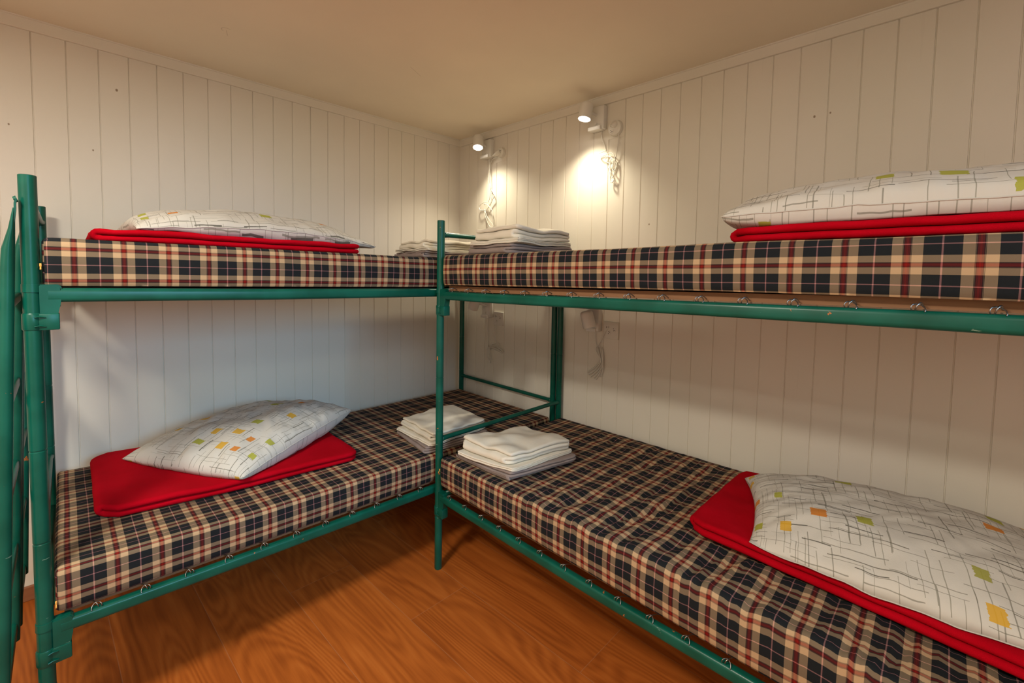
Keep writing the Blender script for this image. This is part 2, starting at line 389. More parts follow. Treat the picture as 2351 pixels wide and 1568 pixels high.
def make_bunk(label, P, up_z, lo_z, base_h, hooks, H0=1.553):
    root = empty('bunk_bed', P(0, 0, 0)); tag(root, label, 'bunk bed', 'green tubular steel bunk beds')
    eu = (P(1, 0, 0)-P(0, 0, 0)); ev = (P(0, 1, 0)-P(0, 0, 0)); ez = Vector((0, 0, 1))
    H = 1.553
    for u in (0, L_BED):
        for v in (0, W_BED):
            H = H0 if u == 0 else 1.553
            bm = bmesh.new(); r = 0.0165
            zs = [(0, r*0.9), (0.004, r), (0.236, r), (0.237, r+0.0009), (0.241, r+0.0009), (0.242, r), (0.628, r), (0.629, r-0.0012), (0.632, r-0.0012), (0.633, r),
                  (0.866, r), (0.867, r-0.0012), (0.870, r-0.0012), (0.871, r), (H-0.001, r), (H, r-0.001)]
            tube(bm, [P(u, v, z) for z, _ in zs], [q for _, q in zs], 28)
            p = obj('post', bm, M_GREEN, root, sharp=40)
            bm = bmesh.new(); tube(bm, [P(u, v, H), P(u, v, H+0.0006)], 0.0145, 20)
            obj('tube_end', bm, M_DARK, p, sharp=40)
    for u in (0, L_BED):                        # cross bars of the two ends, flared where they meet the posts
        for z in (1.493, 0.592):
            if u == 0 and z > H0: continue
            bm = bmesh.new(); d = 0.012
            tube(bm, [P(u, d, z), P(u, d+0.008, z), P(u, d+0.03, z), P(u, W_BED-d-0.03, z), P(u, W_BED-d-0.008, z), P(u, W_BED-d, z)],
                 [0.014, 0.0125, 0.0105, 0.0105, 0.0125, 0.014], 16)
            obj('crossbar', bm, M_GREEN, root)
    for lvl, pts in enumerate((up_z, lo_z)):
        for v in (0, W_BED):
            bm = bmesh.new(); prof = rrect(0.028, 0.036, 0.010, 4); rings = []
            us = [0.028 + (L_BED-0.056)*i/24 for i in range(25)]
            for u in us:
                rings.append([bm.verts.new(P(u, v+a, lerp(pts, u)+b)) for a, b in prof])
            n = len(prof)
            for A, B in zip(rings, rings[1:]):
                for k in range(n): bm.faces.new((A[k], A[(k+1) % n], B[(k+1) % n], B[k]))
            bm.faces.new(rings[0]); bm.faces.new(rings[-1])
            obj('side_rail', bm, M_GREEN, root, sharp=35)
            for u, sgn in ((0.0, 1), (L_BED, -1)):
                zc = lerp(pts, u+0.04*sgn); bm = bmesh.new()
                poly = [(0.010, 0.027), (0.046, 0.027), (0.052, 0.021), (0.054, -0.010), (0.047, -0.020), (0.044, -0.050), (0.044, -0.085), (0.010, -0.085)]
                A = [bm.verts.new(P(u+a*sgn, v-0.0135, zc+b)) for a, b in poly]
                B = [bm.verts.new(P(u+a*sgn, v+0.0135, zc+b)) for a, b in poly]
                for k in range(len(poly)): bm.faces.new((A[k], A[(k+1) % 8], B[(k+1) % 8], B[k]))
                fa = bm.faces.new(A); fb = bm.faces.new(B)
                es = list(set(fa.edges[:] + fb.edges[:]))
                bmesh.ops.bevel(bm, geom=es, offset=0.003, segments=2, affect='EDGES')
                tube(bm, [P(u, v, zc-0.086), P(u, v, zc-0.083), P(u, v, zc-0.047), P(u, v, zc-0.044)], [0.0175, 0.0192, 0.0192, 0.0175], 24)
                tube(bm, [P(u, v, zc+0.008), P(u, v, zc+0.028)], [0.0182, 0.0178], 24)
                box(bm, P(u+0.010*sgn, v-0.016, zc-0.087) if sgn > 0 else P(u-0.047, v-0.016, zc-0.087),
                    P(u+0.047, v+0.016, zc-0.046) if sgn > 0 else P(u-0.010, v+0.016, zc-0.046), 0.0025)
                for zz in (-0.055, -0.078):
                    tube(bm, [P(u+0.022*sgn, v+0.0165, zc+zz), P(u+0.012*sgn, v+0.0195, zc+zz+0.003), P(u+0.003*sgn, v+0.0205, zc+zz+0.001)], 0.0018, 6)
                obj('corner_bracket', bm, M_GREEN, root, sharp=35)
        for u in (0, L_BED):                    # end rail below the mattress
            bm = bmesh.new(); z = lerp(pts, u)-0.004
            tube(bm, [P(u, 0.014, z), P(u, W_BED-0.014, z)], 0.014, 16); obj('end_rail', bm, M_GREEN, root)
        # plywood base on the wire mesh
        bm = bmesh.new(); N = 24
        for v0, v1 in ((0.030, W_BED-0.020),):
            R = []
            for i in range(N+1):
                u = 0.035 + (L_BED-0.07)*i/N; z = lerp(pts, u)
                R.append([bm.verts.new(P(u, a, z+b)) for a, b in ((v0, base_h[lvl][0]), (v1, base_h[lvl][0]), (v1, base_h[lvl][1]), (v0, base_h[lvl][1]))])
            for A, B in zip(R, R[1:]):
                for k in range(4): bm.faces.new((A[k], A[(k+1) % 4], B[(k+1) % 4], B[k]))
            bm.faces.new(R[0]); bm.faces.new(R[-1])
        obj('base_board', bm, M_PLY, root, smooth=False)
        # wire spring hooks looped over the rail
        first = None; k = 0; u = 0.085 if hooks[lvl] else 99
        while u < L_BED-0.05:
            z = lerp(pts, u)
            if first is None:
                bm = bmesh.new(); b0 = P(u, W_BED, z)
                q = [(-0.004, 0.004, 0.016), (-0.003, 0.009, 0.021), (-0.001, 0.010, 0.028), (0.003, 0.004, 0.033), (0.006, -0.008, 0.030), (0.007, -0.025, 0.022), (0.008, -0.045, 0.010)]
                tube(bm, catmull([b0 + eu*a + ev*b + ez*c for a, b, c in q], 3), 0.0014, 6)
                q = [(-0.008, 0.006, 0.017), (-0.010, 0.011, 0.022), (-0.008, 0.009, 0.029), (0.0, 0.0, 0.030), (0.008, 0.004, 0.026), (0.011, 0.010, 0.020), (0.010, 0.012, 0.016)]
                tube(bm, catmull([b0 + eu*a + ev*b + ez*c for a, b, c in q], 3), 0.0012, 6)
                first = obj('spring_hook', bm, M_WIRE, root); base = b0
            else:
                h = first.copy(); C.objects.link(h); h.location = P(u, W_BED, z) - base
            u += 0.1035
    return root
bunkA = make_bunk('green tubular steel bunk bed along the left wall, its far end in the corner', mapA, railA_up, railA_lo, ((0.004, 0.018), (0.019, 0.033)), (False, True), 1.385)
bunkB = make_bunk('green tubular steel bunk bed along the right wall, nearest post standing mid-picture', mapB, railB_up, railB_lo, ((0.020, 0.0415), (0.030, 0.053)), (True, True))

# ------------------------------------------------------------------ ladders at the near end of the left bunk
def ladder(label, ya, yb, xt, zt, xb, zb):
    root = empty('bunk_ladder', (xb, (ya+yb)/2, zb)); tag(root, label, 'ladder', 'green steel ladders hooked on the bed end')
    r = 0.0125; f = lambda z: xt + (xb-xt)*(zt-z)/(zt-zb)
    for y in (ya, yb):
        bm = bmesh.new(); N = 26; rings = []
        for i in range(N+1):
            z = zb + (zt-zb)*i/N; k = max(0, (z-(zt-0.12))/0.12); k = k*k*(3-2*k)
            sx = r*(1-0.82*k); sy = r*(1+0.25*k); cx = f(z) - r*0.75*k
            rings.append([bm.verts.new((cx + sx*math.cos(a), y + sy*math.sin(a)*(1-0.45*max(0, (z-(zt-0.03))/0.03)), z)) for a in [2*PI*q/20 for q in range(20)]])
        for A, B in zip(rings, rings[1:]):
            for k in range(20): bm.faces.new((A[k], A[(k+1) % 20], B[(k+1) % 20], B[k]))
        bm.faces.new(rings[0]); bm.faces.new(rings[-1])
        rail = obj('ladder_rail', bm, M_GREEN, root, sharp=50)
        bm = bmesh.new()          # flat steel hook over the cross bar
        hook = [(xt-0.008, zt-0.035), (xt-0.011, zt-0.005), (xt-0.0115, zt+0.012), (xt-0.0135, zt+0.018), (xt-0.0125, zt+0.022)]
        hk = catmull([(a, y, b) for a, b in hook], 5)
        for s in range(len(hk)-1):
            d = (hk[s+1]-hk[s]).normalized(); nn = Vector((d.z, 0, -d.x))*0.0018; w_ = Vector((0, 0.008, 0))
            q = [bm.verts.new(hk[s+e] + nn*a + w_*b_) for e in (0, 1) for a, b_ in ((-1, -1), (1, -1), (1, 1), (-1, 1))]
            for k in range(4): bm.faces.new((q[k], q[(k+1) % 4], q[4+(k+1) % 4], q[4+k]))
            bm.faces.new(q[:4]); bm.faces.new(q[4:])
        tube(bm, [(2.1022, y, zt+0.022), (xt-0.009, y, zt+0.020)], [0.008, 0.006], 10)
        obj('hook', bm, M_GREEN, root, smooth=False)
    z = 1.239
    while z > zb+0.02:
        bm = bmesh.new(); x = f(z)
        prof = rrect(0.022, 0.030, 0.007, 3)
        y0, y1 = min(ya, yb), max(ya, yb)
        sweep_profile(bm, (x+0.004, y0+0.012, z), (x+0.004, y1-0.012, z), prof, Vector((1, 0, 0)), Vector((0, 0, 1)))
        for y in (y0, y1):
            tube(bm, [(x+0.008, y, z+0.010), (x+r+0.004, y, z+0.008), (x+r+0.0045, y, z-0.010), (x+0.008, y, z-0.014)], [0.005, 0.006, 0.006, 0.005], 10)
        obj('rung', bm, M_GREEN, root, sharp=40); z -= 0.25
    return root
ladder('green steel ladder with its front rail leftmost in the photo, hooked on the bed end', 0.955, 0.585, 2.117, 1.470, 2.162, 0.195)
ladder('green steel ladder hanging behind the first one, closer to the left wall', 0.545, 0.215, 2.117, 1.470, 2.158, 0.215)

# ------------------------------------------------------------------ mattresses
def mattress(label, axis, a0, a1, c0, c1, botf, topf, ph_u, ph_v, wr, bulge=0.004):
    """axis: long direction; a along the bed, c across (c1 = front side). pattern runs over the edges"""
    bm = bmesh.new(); uvl = bm.loops.layers.uv.new('UVMap')
    NA, NC, NZ = 190, 76, 12; R = 0.015
    H0 = 0.125
    def place(a, c, h, nrm):
        # a,c,h are box coords (h 0..H0); round the edges
        lo = Vector((a0+R, c0+R, R)); hi = Vector((a1-R, c1-R, H0-R)); p = Vector((a, c, h))
        q = Vector([min(max(p[i], lo[i]), hi[i]) for i in range(3)]); d = p-q
        if d.length > 1e-9:
            p = q + d.normalized()*min(d.length, R) if d.length > R else p
            nn = d.normalized()
            p = q + nn*R if (abs(d.x) >= R-1e-9 or abs(d.y) >= R-1e-9 or abs(d.z) >= R-1e-9) else p
        side = 1 - abs(h/H0*2-1)
        ed = 0
        if abs(c-c1) < 1e-6: p.y += bulge*side + 0.0025*nz(a*5, h*9, 3+ph_u)
        k = h/H0; f = (a-a0)/(a1-a0)
        z = botf(a) + (topf(a, c)-botf(a))*(p.z/H0)
        ek = k*k
        m_ = min(1, max(0, min((a-a0), (a1-a), (c-c0), (c1-c)+0.035)/0.05))
        z += wr(a, c)*k*max(m_, 0.25)
        if axis == 'x': return Vector((p.x, p.y, z))
        return Vector((p.y, p.x, z))
    def grid(fn, uvfn, nu, nv):
        V = [[bm.verts.new(fn(i/nu, j/nv)) for j in range(nv+1)] for i in range(nu+1)]
        for i in range(nu):
            for j in range(nv):
                f = bm.faces.new((V[i][j], V[i+1][j], V[i+1][j+1], V[i][j+1]))
                for lp, (s, t) in zip(f.loops, ((i, j), (i+1, j), (i+1, j+1), (i, j+1))):
                    uu, vv = uvfn(s/nu, t/nv); lp[uvl].uv = (uu-ph_u, vv-ph_v)
    A = lambda s: a0 + (a1-a0)*s
    Cc = lambda t: c0 + (c1-c0)*t
    def wob(a, c): return 0.0022*nz(a*3.1, c*3.1, 5), 0.0022*nz(a*3.3, c*2.7, 9)
    zt0 = topf((a0+a1)/2, (c0+c1)/2)
    def uv_top(s, t): a, c = A(s), Cc(t); w0, w1 = wob(a, c); return a+w0, zt0 + (c1-c) + w1
    grid(lambda s, t: place(A(s), Cc(t), H0, 0), uv_top, NA, NC)
    grid(lambda s, t: place(A(s), Cc(t), 0, 0), uv_top, 40, 8)
    def uv_f(s, t): a = A(s); w0, w1 = wob(a, c1); return a+w0, zt0 - H0*(1-t) + w1
    grid(lambda s, t: place(A(s), c1, H0*t, 0), uv_f, NA, NZ)
    grid(lambda s, t: place(A(s), c0, H0*t, 0), lambda s, t: (A(s), zt0+(c1-c0)+H0*(1-t)), NA, NZ)
    grid(lambda s, t: place(a0, Cc(s), H0*t, 0), lambda s, t: (a0-H0*(1-t), zt0+(c1-Cc(s))), NC, NZ)
    grid(lambda s, t: place(a1, Cc(s), H0*t, 0), lambda s, t: (a1+H0*(1-t), zt0+(c1-Cc(s))), NC, NZ)
    bmesh.ops.remove_doubles(bm, verts=bm.verts, dist=0.0004)
    root = obj('mattress', bm, M_PLAID, sharp=None)
    tag(root, label, 'mattress', 'plaid covered mattresses')
    return root
def ridge(v): return (1-abs(v))**3
def wr_small(a, c): return 0.002*nz(a*4, c*4, 1)
def wr_low_right(a, c):
    amp = min(1, max(0, (a-1.30)/0.28)) if c > 0.30 else min(1, max(0, (a-1.12)/0.35))
    amp *= 1.25
    t = a*0.96 + c*0.28 + 0.05*nz(a*2, c*3, 7)
    h = 0.0065*nz(t*17, c*2.2, 2) + 0.0065*(0.45-abs(nz(t*30, c*3.4, 4)))*1.6 + 0.0028*nz(t*70, c*9, 6)
    t2 = a*0.7 - c*0.7
    h += 0.005*ridge(nz(t2*9+3, (a+c)*2.0, 8)*2 if abs(nz(t2*9+3, (a+c)*2.0, 8)*2) < 1 else 1)
    if a > 2.0 and c < 0.68: amp *= 0.2 + 0.8*max(0, 1-(a-2.0)/0.04) if a < 2.04 else 0.2
    return h*amp + 0.002*nz(a*3, c*3, 3)
zipp = []
TA_up = lambda a, c: lerp([(0, 1.392), (1, 1.394), (2.08, 1.405)], a) - 0.004*(c < 0.3)
mA_up = mattress('plaid mattress on the upper bunk along the left wall', 'x', 0.065, 2.066, 0.105, 0.941,
    lambda a: lerp([(0, 1.257), (1, 1.262), (2.08, 1.2785)], a), TA_up, 2.008, 1.368, wr_small)
TA_lo = lambda a, c: lerp([(0, 0.503), (1.2, 0.512), (1.6, 0.520), (2.08, 0.548)], a) - 0.018*min(1, (0.941-c)/0.84)*min(1, max(0, (a-1.2)/0.8))
mA_lo = mattress('plaid mattress on the lower bunk along the left wall', 'x', 0.068, 2.066, 0.105, 0.941,
    lambda a: lerp([(0, 0.384), (0.9, 0.388), (1.6, 0.409), (2.08, 0.427)], a), TA_lo, 1.943, 0.512, wr_small)
TB_up = lambda a, c: lerp([(1, 1.402), (1.83, 1.412), (2.2, 1.420), (3, 1.424)], a)
mB_up = mattress('plaid mattress on the upper bunk along the right wall', 'y', 1.004, 2.99, 0.052, 0.890,
    lambda a: lerp([(1, 1.272), (1.83, 1.290), (2.2, 1.296), (3, 1.302)], a), TB_up, 2.100, 1.358, wr_small)
TB_lo = lambda a, c: lerp([(1, 0.523), (1.83, 0.530), (3, 0.540)], a) - 0.008*min(1, (0.893-c)/0.5)
mB_lo = mattress('rumpled plaid mattress on the lower bunk along the right wall', 'y', 1.004, 2.99, 0.052, 0.893,
    lambda a: lerp([(1, 0.390), (2, 0.386), (3, 0.396)], a)+0.002, TB_lo, 1.278, 0.508, wr_low_right)
def zip_pull(par, p, d):
    bm = bmesh.new(); p = Vector(p)
    box(bm, p+Vector((-0.002, -0.002, -0.004)), p+Vector((0.002, 0.002, 0.004)), 0.0008)
    tube(bm, [p+Vector((0, 0, -0.004)), p+Vector(d)*0.007+Vector((0, 0, -0.011))], 0.0016, 8)
    o = obj('zip_pull', bm, M_ZIP, par); o['label'] = 'brass coloured zip pull'
zip_pull(mA_up, (2.068, 0.944, 1.335), (0, 1, 0)); zip_pull(mA_lo, (2.064, 0.944, 0.462), (0, 1, 0)); zip_pull(mB_lo, (0.896, 1.006, 0.470), (1, 0, 0))

sA_up = lambda x, y: TA_up(x, y)+0.002; sA_lo = lambda x, y: TA_lo(x, y)+0.002
sB_up = lambda x, y: TB_up(y, x)+0.002
def sB_lo(x, y): return TB_lo(y, x) + 0.009*min(1, max(0, (y-1.25)/0.30)) + 0.004*(y > 1.8) + 0.003
# ------------------------------------------------------------------ folded textiles
def folded(name, label, cat, group, mt, quad, z0, layers, d, seed, flip=False, amp=0.004, jit=0.008, spread=0.0, gap=1.0, nb=34, crown=0.0, rc=0.018):
    """cloth folded back and forth: a flat band swept along a serpentine; quad = p00 (fold side, c=0), p10, p11, p01 in xy"""
    q = [Vector((p[0], p[1], 0)) for p in quad]; rnd = random.Random(seed)
    La = ((q[1]-q[0]).length + (q[2]-q[3]).length)/2; Wc = ((q[3]-q[0]).length + (q[2]-q[1]).length)/2
    pts = []; sp = d*gap; na = 26
    offs = [(rnd.uniform(-jit, jit), rnd.uniform(-jit, jit)) for _ in range(layers+1)]
    cro = [rnd.uniform(-jit, jit) for _ in range(layers+1)]
    for k in range(layers):
        zc = d/2 + sp*k; s0, s1 = d/2 + abs(offs[k][0]), La - d/2 - abs(offs[k][1])
        if k % 2 == 0: rng = [s1 + (s0-s1)*i/na for i in range(na+1)]
        else: rng = [s0 + (s1-s0)*i/na for i in range(na+1)]
        for a in rng: pts.append((a, zc, k))
        if k < layers-1:                         # the turn
            e = rng[-1]; sgn = -1 if k % 2 == 0 else 1
            # next layer starts at its own limit
            for i in range(1, 6):
                t = PI*i/6; pts.append((e + sgn*math.sin(t)*sp*0.62, zc + sp/2*(1-math.cos(t)), k+0.5))
    e0 = 1 if pts[5][0] > pts[0][0] else -1; e1 = 1 if pts[-6][0] > pts[-1][0] else -1
    pts = [pts[0], (pts[0][0]+e0*d*0.10, pts[0][1], 0), (pts[0][0]+e0*d*0.35, pts[0][1], 0)] + pts[1:-1] + \
          [(pts[-1][0]+e1*d*0.35, pts[-1][1], layers-1), (pts[-1][0]+e1*d*0.10, pts[-1][1], layers-1), pts[-1]]
    bm = bmesh.new(); rings = []; n = len(pts)
    def W(a, c, z):
        s, t = a/La, c/Wc
        p = q[0]*(1-s)*(1-t) + q[1]*s*(1-t) + q[2]*s*t + q[3]*(1-s)*t
        top = z/(layers*sp+1e-6)
        wz = amp*top*(nz(p.x*7+seed, p.y*7, 1)+0.7*nz(p.x*16, p.y*16+seed, 2))*1.4 + crown*top*math.sin(PI*min(1, max(0, s)))*math.sin(PI*min(1, max(0, t)))
        return Vector((p.x + 0.6*amp*nz(p.y*9, z*40, seed), p.y + 0.6*amp*nz(p.x*9, z*40, seed+3), z0(p.x, p.y) + z + wz))
    for i, (a, z, k) in enumerate(pts):
        pa = pts[max(0, i-1)]; pb = pts[min(n-1, i+1)]
        ta = Vector((pb[0]-pa[0], 0, pb[1]-pa[1])); ta = ta.normalized() if ta.length > 1e-9 else Vector((1, 0, 0))
        nn = Vector((-ta.z, 0, ta.x)); cap = {0: 0.15, 1: 0.6, 2: 0.9}.get(min(i, n-1-i), 1.0)
        kk = int(k); cx = cro[kk]*(1-(k-kk)*1.0) + cro[min(kk+1, layers)]*(k-kk)
        c0_, c1_ = max(0, cx)+0.0, Wc + min(0, cx)
        ae = min(a-d/2, La-d/2-a); ae = max(0, ae)
        if ae < rc: ins = rc - math.sqrt(max(0, rc*rc-(rc-ae)**2)); c0_ += ins; c1_ -= ins
        if spread: c0_ -= spread*(1-z/(layers*sp)); c1_ += spread*(1-z/(layers*sp))
        ring = []
        for side in (1, -1):
            js = range(nb+1) if side == 1 else range(nb, -1, -1)
            for j in js:
                t = j/nb
                # concentrate samples at the rims
                t = 0.5-0.5*math.cos(PI*t)
                c = c0_ + (c1_-c0_)*t; e = min(c-c0_, c1_-c)/(d*0.55)
                h = d/2*cap*(math.sqrt(max(0, 1-(1-min(1, e))**2))*0.97 + 0.0)*0.99
                if (j == 0 or j == nb):
                    if side == -1: continue
                    h = 0
                ring.append(bm.verts.new(W(a + nn.x*h*side, c, z + nn.z*h*side)))
        rings.append(ring)
    m_ = len(rings[0])
    for A, B in zip(rings, rings[1:]):
        for k in range(m_): bm.faces.new((A[k], A[(k+1) % m_], B[(k+1) % m_], B[k]))
    bm.faces.new(rings[0]); bm.faces.new(rings[-1])
    o = obj(name, bm, mt); tag(o, label, cat, group)
    return lambda x, y: z0(x, y) + layers*sp + 0.0012 + amp*1.4*(nz(x*7+seed, y*7, 1)+0.7*nz(x*16, y*16+seed, 2))

RG = 'folded red blankets under the pillows'
RA_lo = folded('blanket', 'red blanket folded flat on the lower left bunk, under the pillow', 'blanket', RG, M_RED,
       [(1.962, 0.095), (1.130, 0.200), (1.140, 0.775), (1.970, 0.715)], sA_lo, 2, 0.0215, 3, amp=0.003, jit=0.005, rc=0.04)
RA_up = folded('blanket', 'red blanket folded flat on the upper left bunk, under the pillow', 'blanket', RG, M_RED,
       [(1.960, 0.30), (1.17, 0.34), (1.185, 0.895), (1.965, 0.865)], sA_up, 2, 0.0185, 5, amp=0.004, jit=0.006, rc=0.04)
RB_lo = folded('blanket', 'red blanket folded flat on the lower right bunk, under the pillow', 'blanket', RG, M_RED,
       [(0.17, 2.01), (0.12, 2.86), (0.735, 2.86), (0.685, 2.005)], sB_lo, 2, 0.022, 8, amp=0.005, jit=0.008, rc=0.03)
RB_up = folded('blanket', 'red blanket folded flat on the upper right bunk, under the pillow', 'blanket', RG, M_RED,
       [(0.20, 2.16), (0.20, 2.92), (0.862, 2.92), (0.862, 2.150)], sB_up, 2, 0.0185, 11, amp=0.003, jit=0.008, rc=0.03)

# ------------------------------------------------------------------ pillows
def pillow(label, c, T, rest_fn, seed, W=0.68, Hh=0.55, pull=(0, 0, 0, 0), up_=0.62, uvo=(0, 0), wrk=1.0, lift=0.0, pw=0.55):
    """c: corners c00,c10,c11,c01 with z; rest = height of the surface below"""
    q = [Vector(p) for p in c]; bm = bmesh.new(); uvl = bm.loops.layers.uv.new('UVMap'); N, Mv = 96, 76
    cen = (q[0]+q[1]+q[2]+q[3])/4
    def pos(s, t, side):
        S_, T_ = (s+1)/2, (t+1)/2
        p = q[0]*(1-S_)*(1-T_) + q[1]*S_*(1-T_) + q[2]*S_*T_ + q[3]*(1-S_)*T_
        # seams pulled in between the corners
        kx = (1-s*s)*abs(t)**3*(1 if t > 0 else -1); ky = (1-t*t)*abs(s)**3*(1 if s > 0 else -1)
        p += ((q[0]+q[1])/2-(q[2]+q[3])/2).normalized()*pull[3 if t > 0 else 2]*kx + ((q[0]+q[3])/2-(q[1]+q[2])/2).normalized()*pull[1 if s > 0 else 0]*ky
        e = max(0, 1-abs(s)**2.6)*max(0, 1-abs(t)**2.6); pr = e**pw
        edge = 1-min(1, e*2.2)
        ang = math.atan2(t, s)
        wv = nz(s*3+seed, t*3, side)*0.010 + wrk*(0.0055*nz(ang*9+seed, 1.5*max(abs(s), abs(t)), side*3)*(0.25+edge)) \
            + wrk*0.0035*nz((s+t)*7, (s-t)*2.2, seed+side)
        lx = 0.006*nz(s*5, t*5, seed+4)
        p.z += lift*(1-min(1, abs(s)**2*abs(t)**2)) * (1 - 0.0)
        rest = rest_fn(p.x, p.y)
        if side > 0: z = p.z + T*up_*pr + wv*min(1, e*6)
        else: z = p.z - (T*(1-up_)*1.5+lift*1.4)*pr**0.8 + wv*0.5*min(1, e*6)
        z = max(z, rest+0.0015) if side < 0 else max(z, rest+0.004)
        if abs(s) > .999 or abs(t) > .999: z = max(p.z + 0.004*nz(s*8, t*8, seed), rest+0.003)
        return Vector((p.x+lx*(1-edge), p.y, z))
    V = {}
    for side in (1, -1):
        for i in range(N+1):
            for j in range(Mv+1):
                s = math.sin(PI/2*(2*i/N-1)); t = math.sin(PI/2*(2*j/Mv-1))
                s = 0.6*(2*i/N-1)+0.4*s; t = 0.6*(2*j/Mv-1)+0.4*t
                b = i in (0, N) or j in (0, Mv)
                if side == -1 and b: V[(i, j, -1)] = V[(i, j, 1)]
                else: V[(i, j, side)] = bm.verts.new(pos(s, t, side))
    for side in (1, -1):
        for i in range(N):
            for j in range(Mv):
                idx = ((i, j), (i+1, j), (i+1, j+1), (i, j+1))
                f = bm.faces.new([V[(a, b, side)] for a, b in idx])
                for lp, (a, b) in zip(f.loops, idx):
                    lp[uvl].uv = (a/N*W+uvo[0] + (3 if side < 0 else 0), b/Mv*Hh+uvo[1])
    o = obj('pillow', bm, M_PRINT); tag(o, label, 'pillow', 'white printed pillows')
    # stitched seam along the open edge
    bm = bmesh.new(); pts = []
    for i in range(0, N+1, 2):
        s = math.sin(PI/2*(2*i/N-1)); s = 0.6*(2*i/N-1)+0.4*s; pts.append(pos(s, 1.0, 1))
    tube(bm, pts, 0.0016, 6); obj('seam', bm, M_SEAM, o)
    return o
pillow('white pillow with yellow and green squares, lying askew on the lower left bunk',
       [(1.885, 0.262, 0.575), (1.350, 0.050, 0.60), (1.025, 0.440, 0.630), (1.590, 0.765, 0.578)], 0.15, RA_lo, 1, pull=(-0.022, 0.02, 0.02, -0.012), pw=0.5, up_=0.60, lift=0.016, wrk=1.5, uvo=(0.05, 0.02))
pillow('white pillow with yellow and green squares on the upper left bunk',
       [(1.900, 0.36, 1.445), (1.100, 0.12, 1.430), (1.030, 0.69, 1.440), (1.875, 0.845, 1.446)], 0.135, RA_up, 2, pull=(0.01, 0.02, 0.01, -0.01), up_=0.56, lift=0.030, wrk=1.3, uvo=(0.7, 0.4), W=0.74)
pillow('plump white printed pillow on the lower right bunk, nearest to the viewer',
       [(0.275, 2.045, 0.590), (0.105, 2.78, 0.60), (0.640, 2.88, 0.585), (0.695, 2.185, 0.578)], 0.165, RB_lo, 3, pull=(0.022, 0.01, 0.01, -0.045), pw=0.47, up_=0.60, lift=0.016, wrk=1.2, uvo=(1.3, 0.9))
pillow('long white printed pillow on the upper right bunk, at the right edge of the photo',
       [(0.30, 2.10, 1.50), (0.20, 2.86, 1.50), (0.83, 2.92, 1.478), (0.845, 2.125, 1.488)], 0.125, RB_up, 4, pull=(-0.015, 0.0, 0.01, 0.0), pw=0.42, up_=0.68, lift=0.008, wrk=1.2, uvo=(2.1, 0.3), W=0.74)

# ------------------------------------------------------------------ stacks of folded linen
def stack(where, quad, z0, seed, hs=1.0):
    q = [Vector((*p, 0)) for p in quad]; c = sum(q, Vector())/4
    def sc(f, dx=0, dy=0, r=0):
        out = []
        for p in q:
            v = (p-c)*f; out.append((v.x*math.cos(r)-v.y*math.sin(r)+c.x+dx, v.x*math.sin(r)+v.y*math.cos(r)+c.y+dy))
        return out
    t1 = folded('folded_sheet', 'grey folded sheet, bottom of the linen pile on the '+where, 'folded sheet', 'folded grey sheets', M_GREY,
           sc(1.06, 0.006, 0.004, -0.07), z0, 3, 0.0112*hs, seed, amp=0.005, jit=0.020, spread=0.006, gap=1.02, rc=0.03)
    t2 = folded('pillowcase', 'thin white folded pillowcase in the middle of the linen pile on the '+where, 'pillowcase', 'folded white pillowcases', M_WHITE,
           sc(0.99, 0.010, 0.006, 0.05), t1, 4, 0.0038*hs, seed+20, amp=0.002, jit=0.009, gap=1.06)
    folded('duvet_cover', 'thick white folded cover on top of the linen pile on the '+where, 'folded cover', 'folded white covers', M_WHITE,
           sc(0.97, -0.004, 0.0, -0.02), t2, 3, 0.0150*hs, seed+40, amp=0.007, jit=0.016, gap=1.03, crown=0.010, rc=0.025)
# p00 = fold side (+x), c = 0; p10 towards -x
stack('lower right bunk', [(0.862, 1.075), (0.500, 1.150), (0.485, 1.430), (0.838, 1.385)], sB_lo, 31, 0.95)
stack('lower left bunk', [(0.868, 0.600), (0.515, 0.600), (0.530, 0.915), (0.890, 0.912)], sA_lo, 51, 0.85)
stack('upper right bunk', [(0.835, 1.110), (0.500, 1.150), (0.490, 1.400), (0.835, 1.385)], sB_up, 71, 1.06)
stack('upper left bunk', [(0.880, 0.600), (0.480, 0.580), (0.500, 0.900), (0.895, 0.895)], sA_up, 91, 0.80)

